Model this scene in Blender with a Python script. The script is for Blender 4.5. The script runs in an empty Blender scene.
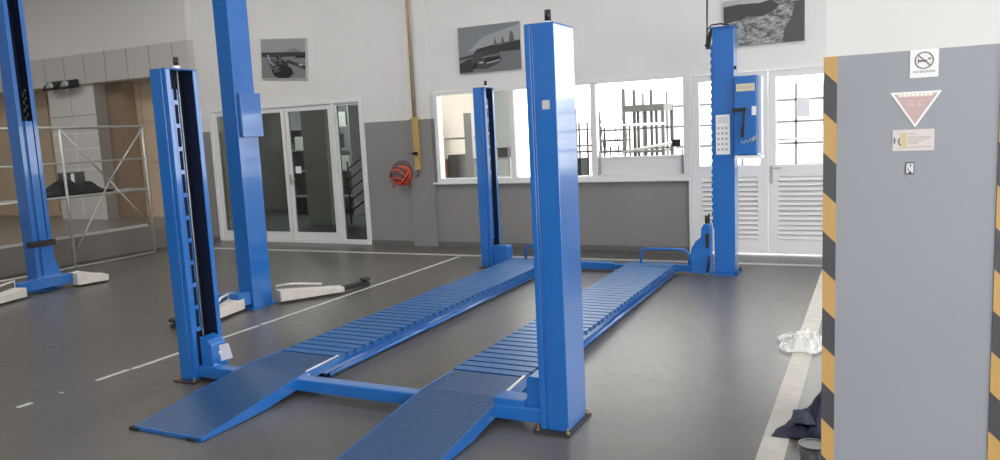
import bpy, bmesh, math, random
from mathutils import Vector, Matrix
random.seed(7)
S = bpy.context.scene
C = S.collection
S.view_settings.view_transform = 'Standard'
S.view_settings.look = 'None'
S.view_settings.gamma = 1.0
S.view_settings.use_curve_mapping = False
S.view_settings.exposure = 0.0

# ------------------------------------------------------------------ materials
def nodes_of(name):
    m = bpy.data.materials.new(name); m.use_nodes = True
    nt = m.node_tree
    return m, nt, nt.nodes['Principled BSDF']
def mat(name, col, rough=.5, metal=0, bump=0, bscale=60, var=0, vscale=3, spec=.5, coat=0):
    m, nt, b = nodes_of(name)
    b.inputs['Base Color'].default_value = (*col, 1)
    b.inputs['Roughness'].default_value = rough
    b.inputs['Metallic'].default_value = metal
    b.inputs['Specular IOR Level'].default_value = spec
    b.inputs['Coat Weight'].default_value = coat; b.inputs['Coat IOR'].default_value = 1.5; b.inputs['Coat Roughness'].default_value = .06
    tc = nt.nodes.new('ShaderNodeNewGeometry')
    if var:
        n = nt.nodes.new('ShaderNodeTexNoise'); n.inputs['Scale'].default_value = vscale; n.inputs['Detail'].default_value = 5
        nt.links.new(tc.outputs['Position'], n.inputs['Vector'])
        mx = nt.nodes.new('ShaderNodeMix'); mx.data_type = 'RGBA'
        mx.inputs['A'].default_value = (*[max(0, c*(1-var)) for c in col], 1)
        mx.inputs['B'].default_value = (*[min(1, c*(1+var)) for c in col], 1)
        nt.links.new(n.outputs['Fac'], mx.inputs['Factor']); nt.links.new(mx.outputs['Result'], b.inputs['Base Color'])
    if bump:
        n = nt.nodes.new('ShaderNodeTexNoise'); n.inputs['Scale'].default_value = bscale; n.inputs['Detail'].default_value = 3
        nt.links.new(tc.outputs['Position'], n.inputs['Vector'])
        bp = nt.nodes.new('ShaderNodeBump'); bp.inputs['Strength'].default_value = bump; bp.inputs['Distance'].default_value = .01
        nt.links.new(n.outputs['Fac'], bp.inputs['Height']); nt.links.new(bp.outputs['Normal'], b.inputs['Normal'])
    return m
def two_tone(name, low, high, z, rl=.45, rh=.6):
    """painted wall: darker dado up to height z, white above"""
    m, nt, b = nodes_of(name)
    g = nt.nodes.new('ShaderNodeNewGeometry'); s = nt.nodes.new('ShaderNodeSeparateXYZ')
    nt.links.new(g.outputs['Position'], s.inputs[0])
    gt = nt.nodes.new('ShaderNodeMath'); gt.operation = 'GREATER_THAN'; gt.inputs[1].default_value = z
    nt.links.new(s.outputs['Z'], gt.inputs[0])
    mx = nt.nodes.new('ShaderNodeMix'); mx.data_type = 'RGBA'
    mx.inputs['A'].default_value = (*low, 1); mx.inputs['B'].default_value = (*high, 1)
    nt.links.new(gt.outputs[0], mx.inputs['Factor'])
    n = nt.nodes.new('ShaderNodeTexNoise'); n.inputs['Scale'].default_value = 1.7; n.inputs['Detail'].default_value = 6
    nt.links.new(g.outputs['Position'], n.inputs['Vector'])
    r = nt.nodes.new('ShaderNodeMapRange'); r.inputs['To Min'].default_value = .92; r.inputs['To Max'].default_value = 1.06
    nt.links.new(n.outputs['Fac'], r.inputs['Value'])
    v = nt.nodes.new('ShaderNodeVectorMath'); v.operation = 'SCALE'
    nt.links.new(mx.outputs['Result'], v.inputs[0]); nt.links.new(r.outputs[0], v.inputs['Scale'])
    nt.links.new(v.outputs[0], b.inputs['Base Color'])
    b.inputs['Roughness'].default_value = rl
    return m
def stripes(name, x0, z0, period):
    """45 degree hazard bands in yellow and charcoal"""
    m, nt, b = nodes_of(name)
    g = nt.nodes.new('ShaderNodeNewGeometry'); s = nt.nodes.new('ShaderNodeSeparateXYZ')
    nt.links.new(g.outputs['Position'], s.inputs[0])
    a = nt.nodes.new('ShaderNodeMath'); a.operation = 'ADD'
    nt.links.new(s.outputs['X'], a.inputs[0]); nt.links.new(s.outputs['Z'], a.inputs[1])
    o = nt.nodes.new('ShaderNodeMath'); o.operation = 'SUBTRACT'; o.inputs[1].default_value = x0+z0-30*period
    nt.links.new(a.outputs[0], o.inputs[0])
    d = nt.nodes.new('ShaderNodeMath'); d.operation = 'DIVIDE'; d.inputs[1].default_value = period
    nt.links.new(o.outputs[0], d.inputs[0])
    f = nt.nodes.new('ShaderNodeMath'); f.operation = 'FRACT'; nt.links.new(d.outputs[0], f.inputs[0])
    l = nt.nodes.new('ShaderNodeMath'); l.operation = 'LESS_THAN'; l.inputs[1].default_value = .5
    nt.links.new(f.outputs[0], l.inputs[0])
    mx = nt.nodes.new('ShaderNodeMix'); mx.data_type = 'RGBA'
    mx.inputs['A'].default_value = (.045, .047, .056, 1); mx.inputs['B'].default_value = (.47, .29, .09, 1)
    nt.links.new(l.outputs[0], mx.inputs['Factor']); nt.links.new(mx.outputs['Result'], b.inputs['Base Color'])
    b.inputs['Roughness'].default_value = .5
    return m
def glass(name, tint=(.95, .97, .96), refl=.12, rough=.0):
    m = bpy.data.materials.new(name); m.use_nodes = True; nt = m.node_tree; nt.nodes.clear()
    out = nt.nodes.new('ShaderNodeOutputMaterial'); mix = nt.nodes.new('ShaderNodeMixShader')
    t = nt.nodes.new('ShaderNodeBsdfTransparent'); t.inputs[0].default_value = (*tint, 1)
    g = nt.nodes.new('ShaderNodeBsdfGlossy'); g.inputs['Roughness'].default_value = rough
    lw = nt.nodes.new('ShaderNodeLayerWeight'); lw.inputs['Blend'].default_value = refl
    nt.links.new(lw.outputs['Fresnel'], mix.inputs[0]); nt.links.new(t.outputs[0], mix.inputs[1]); nt.links.new(g.outputs[0], mix.inputs[2])
    nt.links.new(mix.outputs[0], out.inputs[0])
    return m
def floor_mat():
    m, nt, b = nodes_of('epoxy_floor')
    g = nt.nodes.new('ShaderNodeNewGeometry')
    n = nt.nodes.new('ShaderNodeTexNoise'); n.inputs['Scale'].default_value = .9; n.inputs['Detail'].default_value = 7; n.inputs['Roughness'].default_value = .65
    nt.links.new(g.outputs['Position'], n.inputs['Vector'])
    cr = nt.nodes.new('ShaderNodeValToRGB')
    cr.color_ramp.elements[0].position = .3; cr.color_ramp.elements[0].color = (.094, .087, .082, 1)
    cr.color_ramp.elements[1].position = .72; cr.color_ramp.elements[1].color = (.126, .118, .112, 1)
    nt.links.new(n.outputs['Fac'], cr.inputs[0])
    # faint slab joint and scuffs
    w = nt.nodes.new('ShaderNodeTexNoise'); w.inputs['Scale'].default_value = 14; w.inputs['Detail'].default_value = 4
    nt.links.new(g.outputs['Position'], w.inputs['Vector'])
    rr = nt.nodes.new('ShaderNodeMapRange'); rr.inputs['To Min'].default_value = .26; rr.inputs['To Max'].default_value = .42
    nt.links.new(w.outputs['Fac'], rr.inputs['Value']); nt.links.new(rr.outputs[0], b.inputs['Roughness'])
    nt.links.new(cr.outputs[0], b.inputs['Base Color'])
    b.inputs['Specular IOR Level'].default_value = .5
    bp = nt.nodes.new('ShaderNodeBump'); bp.inputs['Strength'].default_value = .05; bp.inputs['Distance'].default_value = .004
    nt.links.new(w.outputs['Fac'], bp.inputs['Height']); nt.links.new(bp.outputs['Normal'], b.inputs['Normal'])
    return m
def tread_mat():
    """anti-slip coating: fine grit"""
    m, nt, b = nodes_of('antislip_blue')
    g = nt.nodes.new('ShaderNodeNewGeometry')
    v = nt.nodes.new('ShaderNodeTexVoronoi'); v.inputs['Scale'].default_value = 55
    nt.links.new(g.outputs['Position'], v.inputs['Vector'])
    cr = nt.nodes.new('ShaderNodeValToRGB')
    cr.color_ramp.elements[0].position = .1; cr.color_ramp.elements[0].color = (.03, .09, .18, 1)
    cr.color_ramp.elements[1].position = .5; cr.color_ramp.elements[1].color = (.010, .058, .17, 1)
    nt.links.new(v.outputs['Distance'], cr.inputs[0]); nt.links.new(cr.outputs[0], b.inputs['Base Color'])
    bp = nt.nodes.new('ShaderNodeBump'); bp.inputs['Strength'].default_value = .5; bp.inputs['Distance'].default_value = .004; bp.invert = True
    nt.links.new(v.outputs['Distance'], bp.inputs['Height']); nt.links.new(bp.outputs['Normal'], b.inputs['Normal'])
    b.inputs['Roughness'].default_value = .45
    return m
def rock_mat():
    m, nt, b = nodes_of('printed_rock')
    g = nt.nodes.new('ShaderNodeNewGeometry')
    mp = nt.nodes.new('ShaderNodeMapping'); mp.inputs['Scale'].default_value = (1.0, 1, 2.4); mp.inputs['Rotation'].default_value = (0, .25, 0)
    nt.links.new(g.outputs['Position'], mp.inputs[0])
    n = nt.nodes.new('ShaderNodeTexNoise'); n.inputs['Scale'].default_value = 13; n.inputs['Detail'].default_value = 9; n.inputs['Roughness'].default_value = .75
    nt.links.new(mp.outputs[0], n.inputs['Vector'])
    cr = nt.nodes.new('ShaderNodeValToRGB')
    cr.color_ramp.elements[0].position = .40; cr.color_ramp.elements[0].color = (.06, .065, .065, 1)
    cr.color_ramp.elements[1].position = .68; cr.color_ramp.elements[1].color = (.55, .56, .54, 1)
    nt.links.new(n.outputs['Fac'], cr.inputs[0]); nt.links.new(cr.outputs[0], b.inputs['Base Color'])
    b.inputs['Roughness'].default_value = .6
    return m

BLUE = mat('lift_blue', (.010, .135, .47), .3, var=.08, vscale=4, coat=1.0)
BLUED = mat('lift_blue_dull', (.012, .125, .42), .42, var=.15, vscale=8)
SLAT = mat('runway_slat_blue', (.022, .115, .33), .4, var=.12, vscale=10)
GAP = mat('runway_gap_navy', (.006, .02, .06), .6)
SHADE = mat('channel_shade_navy', (.006, .012, .04), .55)  # painted shade: near-black navy for the dark inside of the blue channels
TREAD = tread_mat()
WALL = two_tone('wall_paint', (.25, .244, .242), (.72, .715, .71), 1.845)
PILLAR = two_tone('pillar_paint', (.26, .28, .315), (.62, .63, .63), 1.826, .5)
FLOOR = floor_mat()
PLATF = mat('platform_floor', (.19, .175, .155), .3, var=.15)
WHITE = mat('white_paint', (.68, .68, .67), .35)
FRAME = mat('white_aluminium', (.74, .74, .74), .3)
CEIL = mat('ceiling_paint', (.7, .7, .68), .7)
BLACK = mat('black_plastic', (.012, .012, .014), .4)
RUBBER = mat('black_rubber', (.018, .017, .017), .7)
STEEL = mat('galvanised_steel', (.44, .44, .42), .42, .4, var=.2, vscale=20)
DSTEEL = mat('dark_rusty_steel', (.13, .125, .125), .6, .3, var=.4, vscale=12)
RUSTP = mat('worn_base_plate', (.05, .045, .05), .5, .3, var=.4, vscale=30)
GREY = mat('grey_paint', (.25, .25, .25), .5)
DGREY = mat('dark_grey', (.06, .06, .062), .5)
LINE = mat('floor_line_paint', (.50, .50, .48), .5, var=.25, vscale=25)
TAPE = mat('worn_floor_paint', (.50, .47, .43), .55, var=.25, vscale=12)
BEIGE = mat('beige_panel', (.56, .44, .31), .6, var=.05)
BROWN = mat('brown_panel', (.26, .19, .13), .6)
TILEW = mat('white_tile', (.60, .59, .57), .28)
GROUT = mat('tile_joint', (.27, .26, .25), .7)
GROUTW = mat('light_joint', (.8, .8, .78), .5)
YELLOW = mat('yellow_gas_paint', (.50, .34, .12), .45)
ORANGE = mat('orange_hose', (.60, .09, .035), .45)
OFFWH = mat('worn_white_arm', (.62, .59, .54), .5, var=.2, vscale=14)
ROCK = rock_mat()
NAVY = mat('navy_cloth', (.018, .02, .055), .85, bump=.6, bscale=70)
NAVYG = mat('grey_cloth', (.045, .055, .085), .85, bump=.6, bscale=70)
BLKCL = mat('black_cloth', (.012, .011, .012), .9, bump=.5)
PAPER = mat('paper', (.78, .8, .82), .6)
CREAM = mat('label_cream', (.62, .58, .42), .5)
PINK = mat('faded_red_print', (.50, .36, .36), .6)
INK = mat('ink', (.1, .1, .11), .6)
PALEINK = mat('pale_print', (.66, .6, .5), .6)
FAINT = mat('faint_print', (.42, .41, .4), .6)
GL = glass('window_glass')
GLD = glass('dim_door_glass', (.62, .66, .64), .22)
BRASS = mat('brass', (.45, .3, .12), .35, .8)

# ------------------------------------------------------------------ mesh helpers
def box(bm, x0, x1, y0, y1, z0, z1, mi=0):
    vs = [bm.verts.new((x, y, z)) for x in (x0, x1) for y in (y0, y1) for z in (z0, z1)]
    fs = []
    for q in ((0, 1, 3, 2), (4, 6, 7, 5), (0, 4, 5, 1), (2, 3, 7, 6), (0, 2, 6, 4), (1, 5, 7, 3)):
        f = bm.faces.new([vs[i] for i in q]); f.material_index = mi; fs.append(f)
    return vs
def bar(bm, a, b, w, h, mi=0, up=(0, 0, 1)):
    """rectangular bar from a to b, w sideways, h along up"""
    a, b = Vector(a), Vector(b); d = (b-a).normalized(); u = Vector(up)
    s = d.cross(u)
    if s.length < 1e-4: s = d.cross(Vector((1, 0, 0)))
    s.normalize(); u = s.cross(d).normalized()
    vs = [bm.verts.new(p+s*i*w/2+u*j*h/2) for p in (a, b) for i in (-1, 1) for j in (-1, 1)]
    for q in ((0, 1, 3, 2), (4, 6, 7, 5), (0, 4, 5, 1), (2, 3, 7, 6), (0, 2, 6, 4), (1, 5, 7, 3)):
        f = bm.faces.new([vs[i] for i in q]); f.material_index = mi
def tube(bm, pts, r, n=10, mi=0, closed=False):
    pts = [Vector(p) for p in pts]; rings = []
    for i, p in enumerate(pts):
        if closed: d = pts[(i+1) % len(pts)]-pts[i-1]
        else: d = (pts[min(i+1, len(pts)-1)]-pts[max(i-1, 0)])
        d.normalize()
        a = d.cross(Vector((0, 0, 1)))
        if a.length < .05: a = d.cross(Vector((0, 1, 0)))
        a.normalize(); b = d.cross(a)
        rr = r[i] if isinstance(r, (list, tuple)) else r
        rings.append([bm.verts.new(p+(a*math.cos(t)+b*math.sin(t))*rr) for t in [2*math.pi*k/n for k in range(n)]])
    m = len(rings)
    for i in range(m if closed else m-1):
        A, B = rings[i], rings[(i+1) % m]
        for k in range(n):
            f = bm.faces.new((A[k], A[(k+1) % n], B[(k+1) % n], B[k])); f.material_index = mi; f.smooth = True
    if not closed:
        for R_ in (rings[0], rings[-1]):
            f = bm.faces.new(R_); f.material_index = mi
def cyl(bm, c, r, z0, z1, n=20, mi=0, r2=None):
    tube(bm, [(c[0], c[1], z0), (c[0], c[1], z1)], [r, r if r2 is None else r2], n, mi)
def prism(bm, poly, axis, a, b, mi=0):
    """extrude 2D poly along axis: 'z' poly=(x,y), 'y' poly=(x,z), 'x' poly=(y,z)"""
    def P(p, t):
        return {'z': (p[0], p[1], t), 'y': (p[0], t, p[1]), 'x': (t, p[0], p[1])}[axis]
    A = [bm.verts.new(P(p, a)) for p in poly]; B = [bm.verts.new(P(p, b)) for p in poly]
    n = len(poly)
    for k in range(n):
        f = bm.faces.new((A[k], A[(k+1) % n], B[(k+1) % n], B[k])); f.material_index = mi
    f = bm.faces.new(A); f.material_index = mi
    f = bm.faces.new(B); f.material_index = mi
def link(name, bm, mats, parent=None, bevel=0, loc=None):
    bmesh.ops.recalc_face_normals(bm, faces=bm.faces)
    me = bpy.data.meshes.new(name); bm.to_mesh(me); bm.free()
    for m in (mats if isinstance(mats, (list, tuple)) else [mats]): me.materials.append(m)
    o = bpy.data.objects.new(name, me); C.objects.link(o)
    if parent: o.parent = parent; o.matrix_parent_inverse = Matrix.Translation(parent_world(parent)).inverted()
    if bevel:
        md = o.modifiers.new('bevel', 'BEVEL'); md.width = bevel; md.segments = 2; md.limit_method = 'ANGLE'; md.angle_limit = .7
    return o
def parent_world(p):
    return p.location.copy() if p.type == 'EMPTY' else Vector((0, 0, 0))
def B(): return bmesh.new()
def part(name, mats, parent, fn, bevel=0):
    bm = B(); fn(bm); return link(name, bm, mats, parent, bevel)
def thing(name, label, cat, loc=(0, 0, 0), group=None):
    o = bpy.data.objects.new(name, None); C.objects.link(o); o.location = loc; o.empty_display_size = .1
    o['label'] = label; o['category'] = cat
    if group: o['group'] = group
    return o
def tag(o, label, cat, group=None):
    o['label'] = label; o['category'] = cat
    if group: o['group'] = group
    return o
def struct(name, mats, fn, parent=None, label=None, bevel=0):
    o = part(name, mats, parent, fn, bevel)
    if not parent: o['kind'] = 'structure'
    if label: o['label'] = label
    return o

# ------------------------------------------------------------------ camera
H = 1.62
cam = bpy.data.cameras.new('camera'); co = bpy.data.objects.new('camera', cam); C.objects.link(co)
yaw, pitch, roll = math.radians(26.45495), math.radians(7.37739), math.radians(-2.75165)
fwd = Vector((-math.sin(yaw)*math.cos(pitch), math.cos(yaw)*math.cos(pitch), -math.sin(pitch)))
right = Vector((math.cos(yaw), math.sin(yaw), 0)); up = right.cross(fwd)
r2 = right*math.cos(roll)+up*math.sin(roll); u2 = -right*math.sin(roll)+up*math.cos(roll)
co.matrix_world = Matrix(((r2.x, u2.x, -fwd.x, 0), (r2.y, u2.y, -fwd.y, 0), (r2.z, u2.z, -fwd.z, H), (0, 0, 0, 1)))
cam.sensor_width = 36; cam.lens = 761.389/1000*36; cam.clip_start = .05; cam.clip_end = 200
S.camera = co

# ------------------------------------------------------------------ room shell
WY = 9.47
struct('floor', FLOOR, lambda b: box(b, -18, 6, -5, WY+.2, -.2, 0), label='dark grey glossy epoxy workshop floor')
struct('floor', PLATF, lambda b: (box(b, -17.95, -10.55, 1.0, 9.9, 0.001, .34), box(b, -10.55, -10.45, 1.0, 8.42, 0.001, .42), box(b, -10.55, -10.45, 8.42, 9.9, .001, .34)), label='low raised display platform with pale edge beside the metal rack')
struct('trim_1', LINE, lambda b: box(b, -10.448, -10.43, 1.0, 8.35, .385, .425), label='pale nosing along the platform edge')
def wall_back(b):
    Y0, Y1, T = WY, WY+.2, 5.2
    segs = [(-10.27, -10.04, 0, T), (-10.04, -6.9, 2.22, T), (-6.9, -5.66, 0, T), (-5.66, -2.07, 0, .93), (-5.66, -.23, 2.22, T),
            (-.23, .35, 0, T), (.35, 3.3, 0, 1.0), (.35, 3.3, 3.2, T), (3.3, 6, 0, T)]
    for x0, x1, z0, z1 in segs: box(b, x0, x1, Y0, Y1, z0, z1)
struct('wall_back', WALL, wall_back, label='back wall painted white above a grey dado')
# slightly projecting pilaster and panel edge beside the gas pipe
struct('trim_2', WALL, lambda b: box(b, -6.12, -5.72, WY-.035, WY-.001, 0, 5.2), label='flat pilaster on the back wall behind the yellow pipe')
struct('wall_left', mat('left_wall', (.6, .58, .54), .7), lambda b: box(b, -18.2, -18, -5, 10.1, 0, 5.2))
struct('wall_far', [mat('upper_wall', (.68, .67, .65), .7), BEIGE], lambda b: (box(b, -18, -10.27, 9.36, 9.9, 3.37, 5.2), box(b, -18, -10.27, 9.9, 10.1, .3, 3.4, 1), box(b, -18, -10.27, 9.9, 10.1, -.1, .3, 0)),
       label='beige panelled wall of the raised bay with pale wall above')
struct('wall_return', WALL, lambda b: box(b, -10.3, -10.271, 9.6, 9.9, .42, 3.37))
struct('ceiling', CEIL, lambda b: box(b, -18.2, 6, -5, 10.2, 5.2, 5.4))
struct('wall_front', WALL, lambda b: (box(b, -18, -.6, -5.2, -5, 0, 5.2), box(b, -.6, 6, -5.2, -5, 3.7, 5.2)))
struct('wall_right', WALL, lambda b: (box(b, 6, 6.2, -5.2, 10, 3.6, 5.2), box(b, 6, 6.2, -5.2, 10, 0, .5), box(b, 6, 6.2, 8.2, 10, .5, 3.6), box(b, 6, 6.2, 1.2, 2, .5, 3.6)))
def fascia(b):
    box(b, -17.9, -10.272, 9.35, 9.899, 2.83, 3.369, 0)
    x = -10.64
    for i in range(13): box(b, x-i*.567-.006, x-i*.567+.006, 9.345, 9.352, 2.83, 3.369, 1)
    box(b, -17.9, -10.272, 9.346, 9.352, 2.825, 2.842, 2)
struct('trim_3', [mat('fascia_tile', (.50, .49, .47), .4), GROUT, BROWN], fascia, label='tiled fascia band above the raised bay')
def bay_panels(b):
    for x in (-11.4, -12.2, -14.9, -15.9, -16.9): box(b, x-.008, x+.008, 9.885, 9.9, .43, 2.82, 0)
    for z in (1.35, 2.1): box(b, -13, -10.3, 9.885, 9.9, z, z+.015, 0)
    box(b, -12.86, -12.35, 9.65, 9.899, .341, 2.829, 1)
struct('trim_4', [mat('panel_joint', (.42, .33, .23), .6), BROWN], bay_panels, label='brown upright and joints of the beige panelling')
def tilecol(b):
    X0, X1, Y0 = -14.1, -12.8, 9.4
    box(b, X0, X1-.001, Y0, 9.64, .341, 2.828, 0)
    box(b, X1-.001, X1, Y0+.002, 9.64, .341, 2.828, 2)
    for z in (.9, 1.28, 1.66, 1.95): box(b, X0, X1, Y0-.006, Y0, z, z+.014, 1)
    box(b, X0, X1, Y0-.006, Y0, 2.27, 2.285, 3)
    box(b, -13.46, -13.445, Y0-.006, Y0, .35, 1.95, 1)
    box(b, -13.46, -13.45, Y0-.004, Y0, 2.28, 2.82, 3)
o = part('tiled_column', [TILEW, GROUTW, mat('column_side', (.27, .25, .22), .6), GROUT], None, tilecol)
tag(o, 'white tiled column under the fascia behind the metal rack', 'column')

for i in range(2):
    x0 = -13.93+i*.43
    t = thing('spotlight', ['black square spotlight above the tiled column, left of the pair', 'black square spotlight above the tiled column, right of the pair'][i], 'spotlight', (x0+.2, 9.2, 2.8), 'twin spotlights under the fascia')
    part('housing', BLACK, t, lambda b: prism(b, [(9.345, 2.93), (9.345, 2.79), (9.20, 2.765), (9.17, 2.785), (9.30, 2.93)], 'x', x0, x0+.40))
    part('lamp', STEEL, t, lambda b: tube(b, [(x0+.2, 9.25, 2.82), (x0+.2, 9.195, 2.80)], [.11, .09], 16))
    part('lamp_ring', RUBBER, t, lambda b: tube(b, [(x0+.2+.115*math.cos(a), 9.215+.02*math.sin(a), 2.83+.055*math.sin(a)) for a in [2*math.pi*k/20 for k in range(20)]], .012, 6, 0, True))

# openings --------------------------------------------------------
def frame_rect(b, x0, x1, z0, z1, w, y0, y1, mi=0, bottom=None):
    bt = w if bottom is None else bottom
    box(b, x0, x0+w, y0, y1, z0, z1, mi); box(b, x1-w, x1, y0, y1, z0, z1, mi)
    box(b, x0+w, x1-w, y0, y1, z1-w, z1, mi)
    if bt: box(b, x0+w, x1-w, y0, y1, z0, z0+bt, mi)
d1 = thing('door_1', 'white framed glazed double door with side light', 'door', (-8.5, WY+.03, 0)); d1['kind'] = 'structure'; del d1['category']
part('door_frame', FRAME, d1, lambda b: (frame_rect(b, -10.04, -6.9, 0, 2.22, .06, WY-.03, WY+.08, bottom=.03), box(b, -7.56+.07, -7.56+.12, WY-.03, WY+.08, .03, 2.16)))
for k, (x0, x1, bt, w) in enumerate(((-9.98, -8.44, .13, .07), (-8.43, -7.5, .13, .07), (-7.43, -6.96, .03, .03))):
    n = 'door_leaf' if k < 2 else 'side_light'
    lf = part(n, FRAME, d1, lambda b: frame_rect(b, x0, x1, .035, 2.155, w, WY-.005, WY+.04, bottom=bt))
    part('pane', GLD, lf, lambda b: box(b, x0+w, x1-w, WY+.015, WY+.02, .035+bt, 2.155-w))
    if k == 1:
        part('handle', STEEL, lf, lambda b: (box(b, x0+.02, x0+.055, WY-.02, WY-.006, .93, 1.1), bar(b, (x0+.04, WY-.045, 1.02), (x0+.04, WY-.02, 1.02), .015, .015), bar(b, (x0+.03, WY-.045, 1.02), (x0+.15, WY-.045, 1.02), .016, .016)))
        part('sticker', PAPER, lf, lambda b: box(b, -8.3, -8.19, WY+.012, WY+.0149, 1.11, 1.22))
w1 = thing('window_1', 'long white framed window above the grey dado', 'window', (-3.9, WY, .93)); w1['kind'] = 'structure'; del w1['category']
def w1f(b):
    frame_rect(b, -5.66, -2.07, .93, 2.22, .055, WY-.03, WY+.1)
    for x in (-4.44, -3.28): box(b, x-.035, x+.035, WY-.025, WY+.09, .985, 2.165)
    box(b, -3.245, -2.125, WY+.02, WY+.06, 1.19, 1.225)
    box(b, -5.72, -2.06, WY-.06, WY+.0, .905, .93)
part('window_frame', FRAME, w1, w1f, .004)
part('lower_panel', FRAME, w1, lambda b: (box(b, -3.245, -2.125, WY+.03, WY+.05, .985, 1.19), box(b, -3.2, -2.17, WY+.02, WY+.03, 1.0, 1.17)))
for x0, x1, z0 in ((-5.605, -4.475, .985), (-4.405, -3.315, .985), (-3.245, -2.125, 1.225)):
    part('pane', GL, w1, lambda b: box(b, x0, x1, WY+.04, WY+.045, z0, 2.165))
for x in (-3.24, -2.13):
    part('window_stay', STEEL, w1, lambda b: bar(b, (x+(.02 if x < -3 else -.02), WY+.01, 1.0), (x+(.02 if x < -3 else -.02), WY+.01, 1.3), .015, .015))
d2 = thing('door_2', 'white double door with glazed tops and louvred bottoms', 'door', (-1.13, WY+.03, 0)); d2['kind'] = 'structure'; del d2['category']
part('door_frame', FRAME, d2, lambda b: (frame_rect(b, -2.069, -.231, 0, 2.22, .04, WY-.03, WY+.1, bottom=0)))
for k, (x0, x1) in enumerate(((-2.025, -1.145), (-1.14, -.275))):
    st, y0, y1 = .085, WY, WY+.04
    lf = part('door_leaf', FRAME, d2, lambda b: (frame_rect(b, x0, x1, .02, 2.175, st, y0, y1, bottom=.14), box(b, x0+st, x1-st, y0, y1, .97, 1.075)))
    part('pane', GL, lf, lambda b: box(b, x0+st, x1-st, y0+.018, y0+.022, 1.075, 2.09))
    def louv(b):
        n = 13; zz = .19; p = (.94-.19)/n
        for i in range(n):
            z = zz+i*p
            prism(b, [(y0-.012, z+.006), (y0-.004, z+.004), (y0+.034, z+p-.006), (y0+.026, z+p-.002)], 'x', x0+st+.03, x1-st-.03)
    part('louvre_panel', FRAME, lf, louv)
    part('panel_surround', FRAME, lf, lambda b: (frame_rect(b, x0+st, x1-st, .16, .97, .03, y0, y1)))
    part('louvre_backing', GREY, lf, lambda b: box(b, x0+st+.03, x1-st-.03, y0+.036, y0+.04, .19, .94))
    if k == 1:
        part('handle', STEEL, lf, lambda b: (box(b, x0+.02, x0+.05, y0-.008, y0, .86, 1.07), bar(b, (x0+.03, y0-.035, 1.04), (x0+.15, y0-.035, 1.04), .018, .018), bar(b, (x0+.035, y0-.035, 1.04), (x0+.035, y0-.005, 1.04), .016, .016), tube(b, [(x0+.035, y0-.012, .92), (x0+.035, y0, .92)], .012)))
        part('notice', PAPER, lf, lambda b: box(b, -.83, -.69, y0+.012, y0+.0175, 1.62, 1.84))
w2 = thing('window_2', 'tall white framed window right of the louvred doors', 'window', (1.8, WY, 1.0)); w2['kind'] = 'structure'; del w2['category']
part('window_frame', FRAME, w2, lambda b: (frame_rect(b, .35, 3.3, 1.0, 3.2, .055, WY-.03, WY+.1), box(b, 1.8, 1.87, WY-.02, WY+.09, 1.055, 3.145)))
part('pane', GL, w2, lambda b: box(b, .405, 3.245, WY+.04, WY+.045, 1.055, 3.145))
struct('baseboard_back', mat('skirting', (.14, .135, .13), .4), lambda b: (box(b, -6.9, -2.07, WY-.012, WY, 0, .07), box(b, -10.27, -10.04, WY-.012, WY, 0, .07)))
# painted floor lines
struct('trim_5', LINE, lambda b: (prism(b, [(-10.3, 8.62), (.6, 8.84), (.6, 8.93), (-10.3, 8.71)], 'z', .0005, .003)), label='white line along the foot of the back wall')
def lane(b):
    box(b, -4.955, -4.915, 3.68, 4.98, .0005, .003)
    box(b, -4.955, -4.915, 5.02, 8.69, .0005, .003)
    for a, c in ((2.84, 2.93), (3.13, 3.145), (3.4, 3.66)): box(b, -4.97, -4.93, a, c, .0005, .003)
struct('trim_6', LINE, lane, label='thin worn white line between the two lifts')
struct('trim_7', TAPE, lambda b: box(b, -.50, -.375, 1.0, 8.79, .0005, .003), label='broad worn cream line running past the pillar')

# ------------------------------------------------------------------ beyond the windows
struct('floor', mat('yard_ground', (.62, .61, .6), .6), lambda b: box(b, -16, 14, WY+.2, 24, -.2, 0), label='pale concrete yard beyond the windows')
struct('wall_partition', mat('office_wall', (.36, .32, .27), .7), lambda b: (box(b, -6.62, -6.5, WY+.2, 12.6, 0, 3.2), box(b, -6.5, -6.35, 12.4, 12.6, 0, 3.2)), label='beige office partition seen through the long window')
struct('wall_inner', mat('inner_room_wall', (.34, .345, .34), .7), lambda b: (box(b, -15, -6.62, 14, 14.2, 0, 3.2), box(b, -15.2, -15, 10.1, 14.2, 0, 3.2), box(b, -9.75, -9.2, 11.4, 11.6, 0, 3.2)), label='grey inner room wall behind the glazed door')
struct('ceiling', CEIL, lambda b: box(b, -15.2, -6.5, WY+.63, 14.2, 3.2, 3.3), label='inner room ceiling')
struct('floor', mat('inner_floor', (.08, .08, .08), .35), lambda b: box(b, -15, -6.62, WY+.2, 14, 0.001, .01), label='dark inner room floor')
def yardwall(b):
    box(b, -5.5, 8, 19, 19.2, 0, 2.4, 0)
    for z in (.5, 1.0, 1.5, 2.0): box(b, -5.5, 8, 18.99, 19, z, z+.05, 1)
    for i in range(22): box(b, -5.3+i*.6, -5.25+i*.6, 18.99, 19, 0, 2.4, 1)
struct('wall_yard', [mat('yard_wall', (.75, .75, .74), .7), mat('yard_joint', (.10, .10, .11), .7)], yardwall, label='pale block wall across the yard')
struct('ceiling', CEIL, lambda b: box(b, -6.62, -5.6, WY+.2, 12.6, 3.2, 3.3), label='added unseen ceiling shading the office partition')  # added above the view to keep light off the partition
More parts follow.
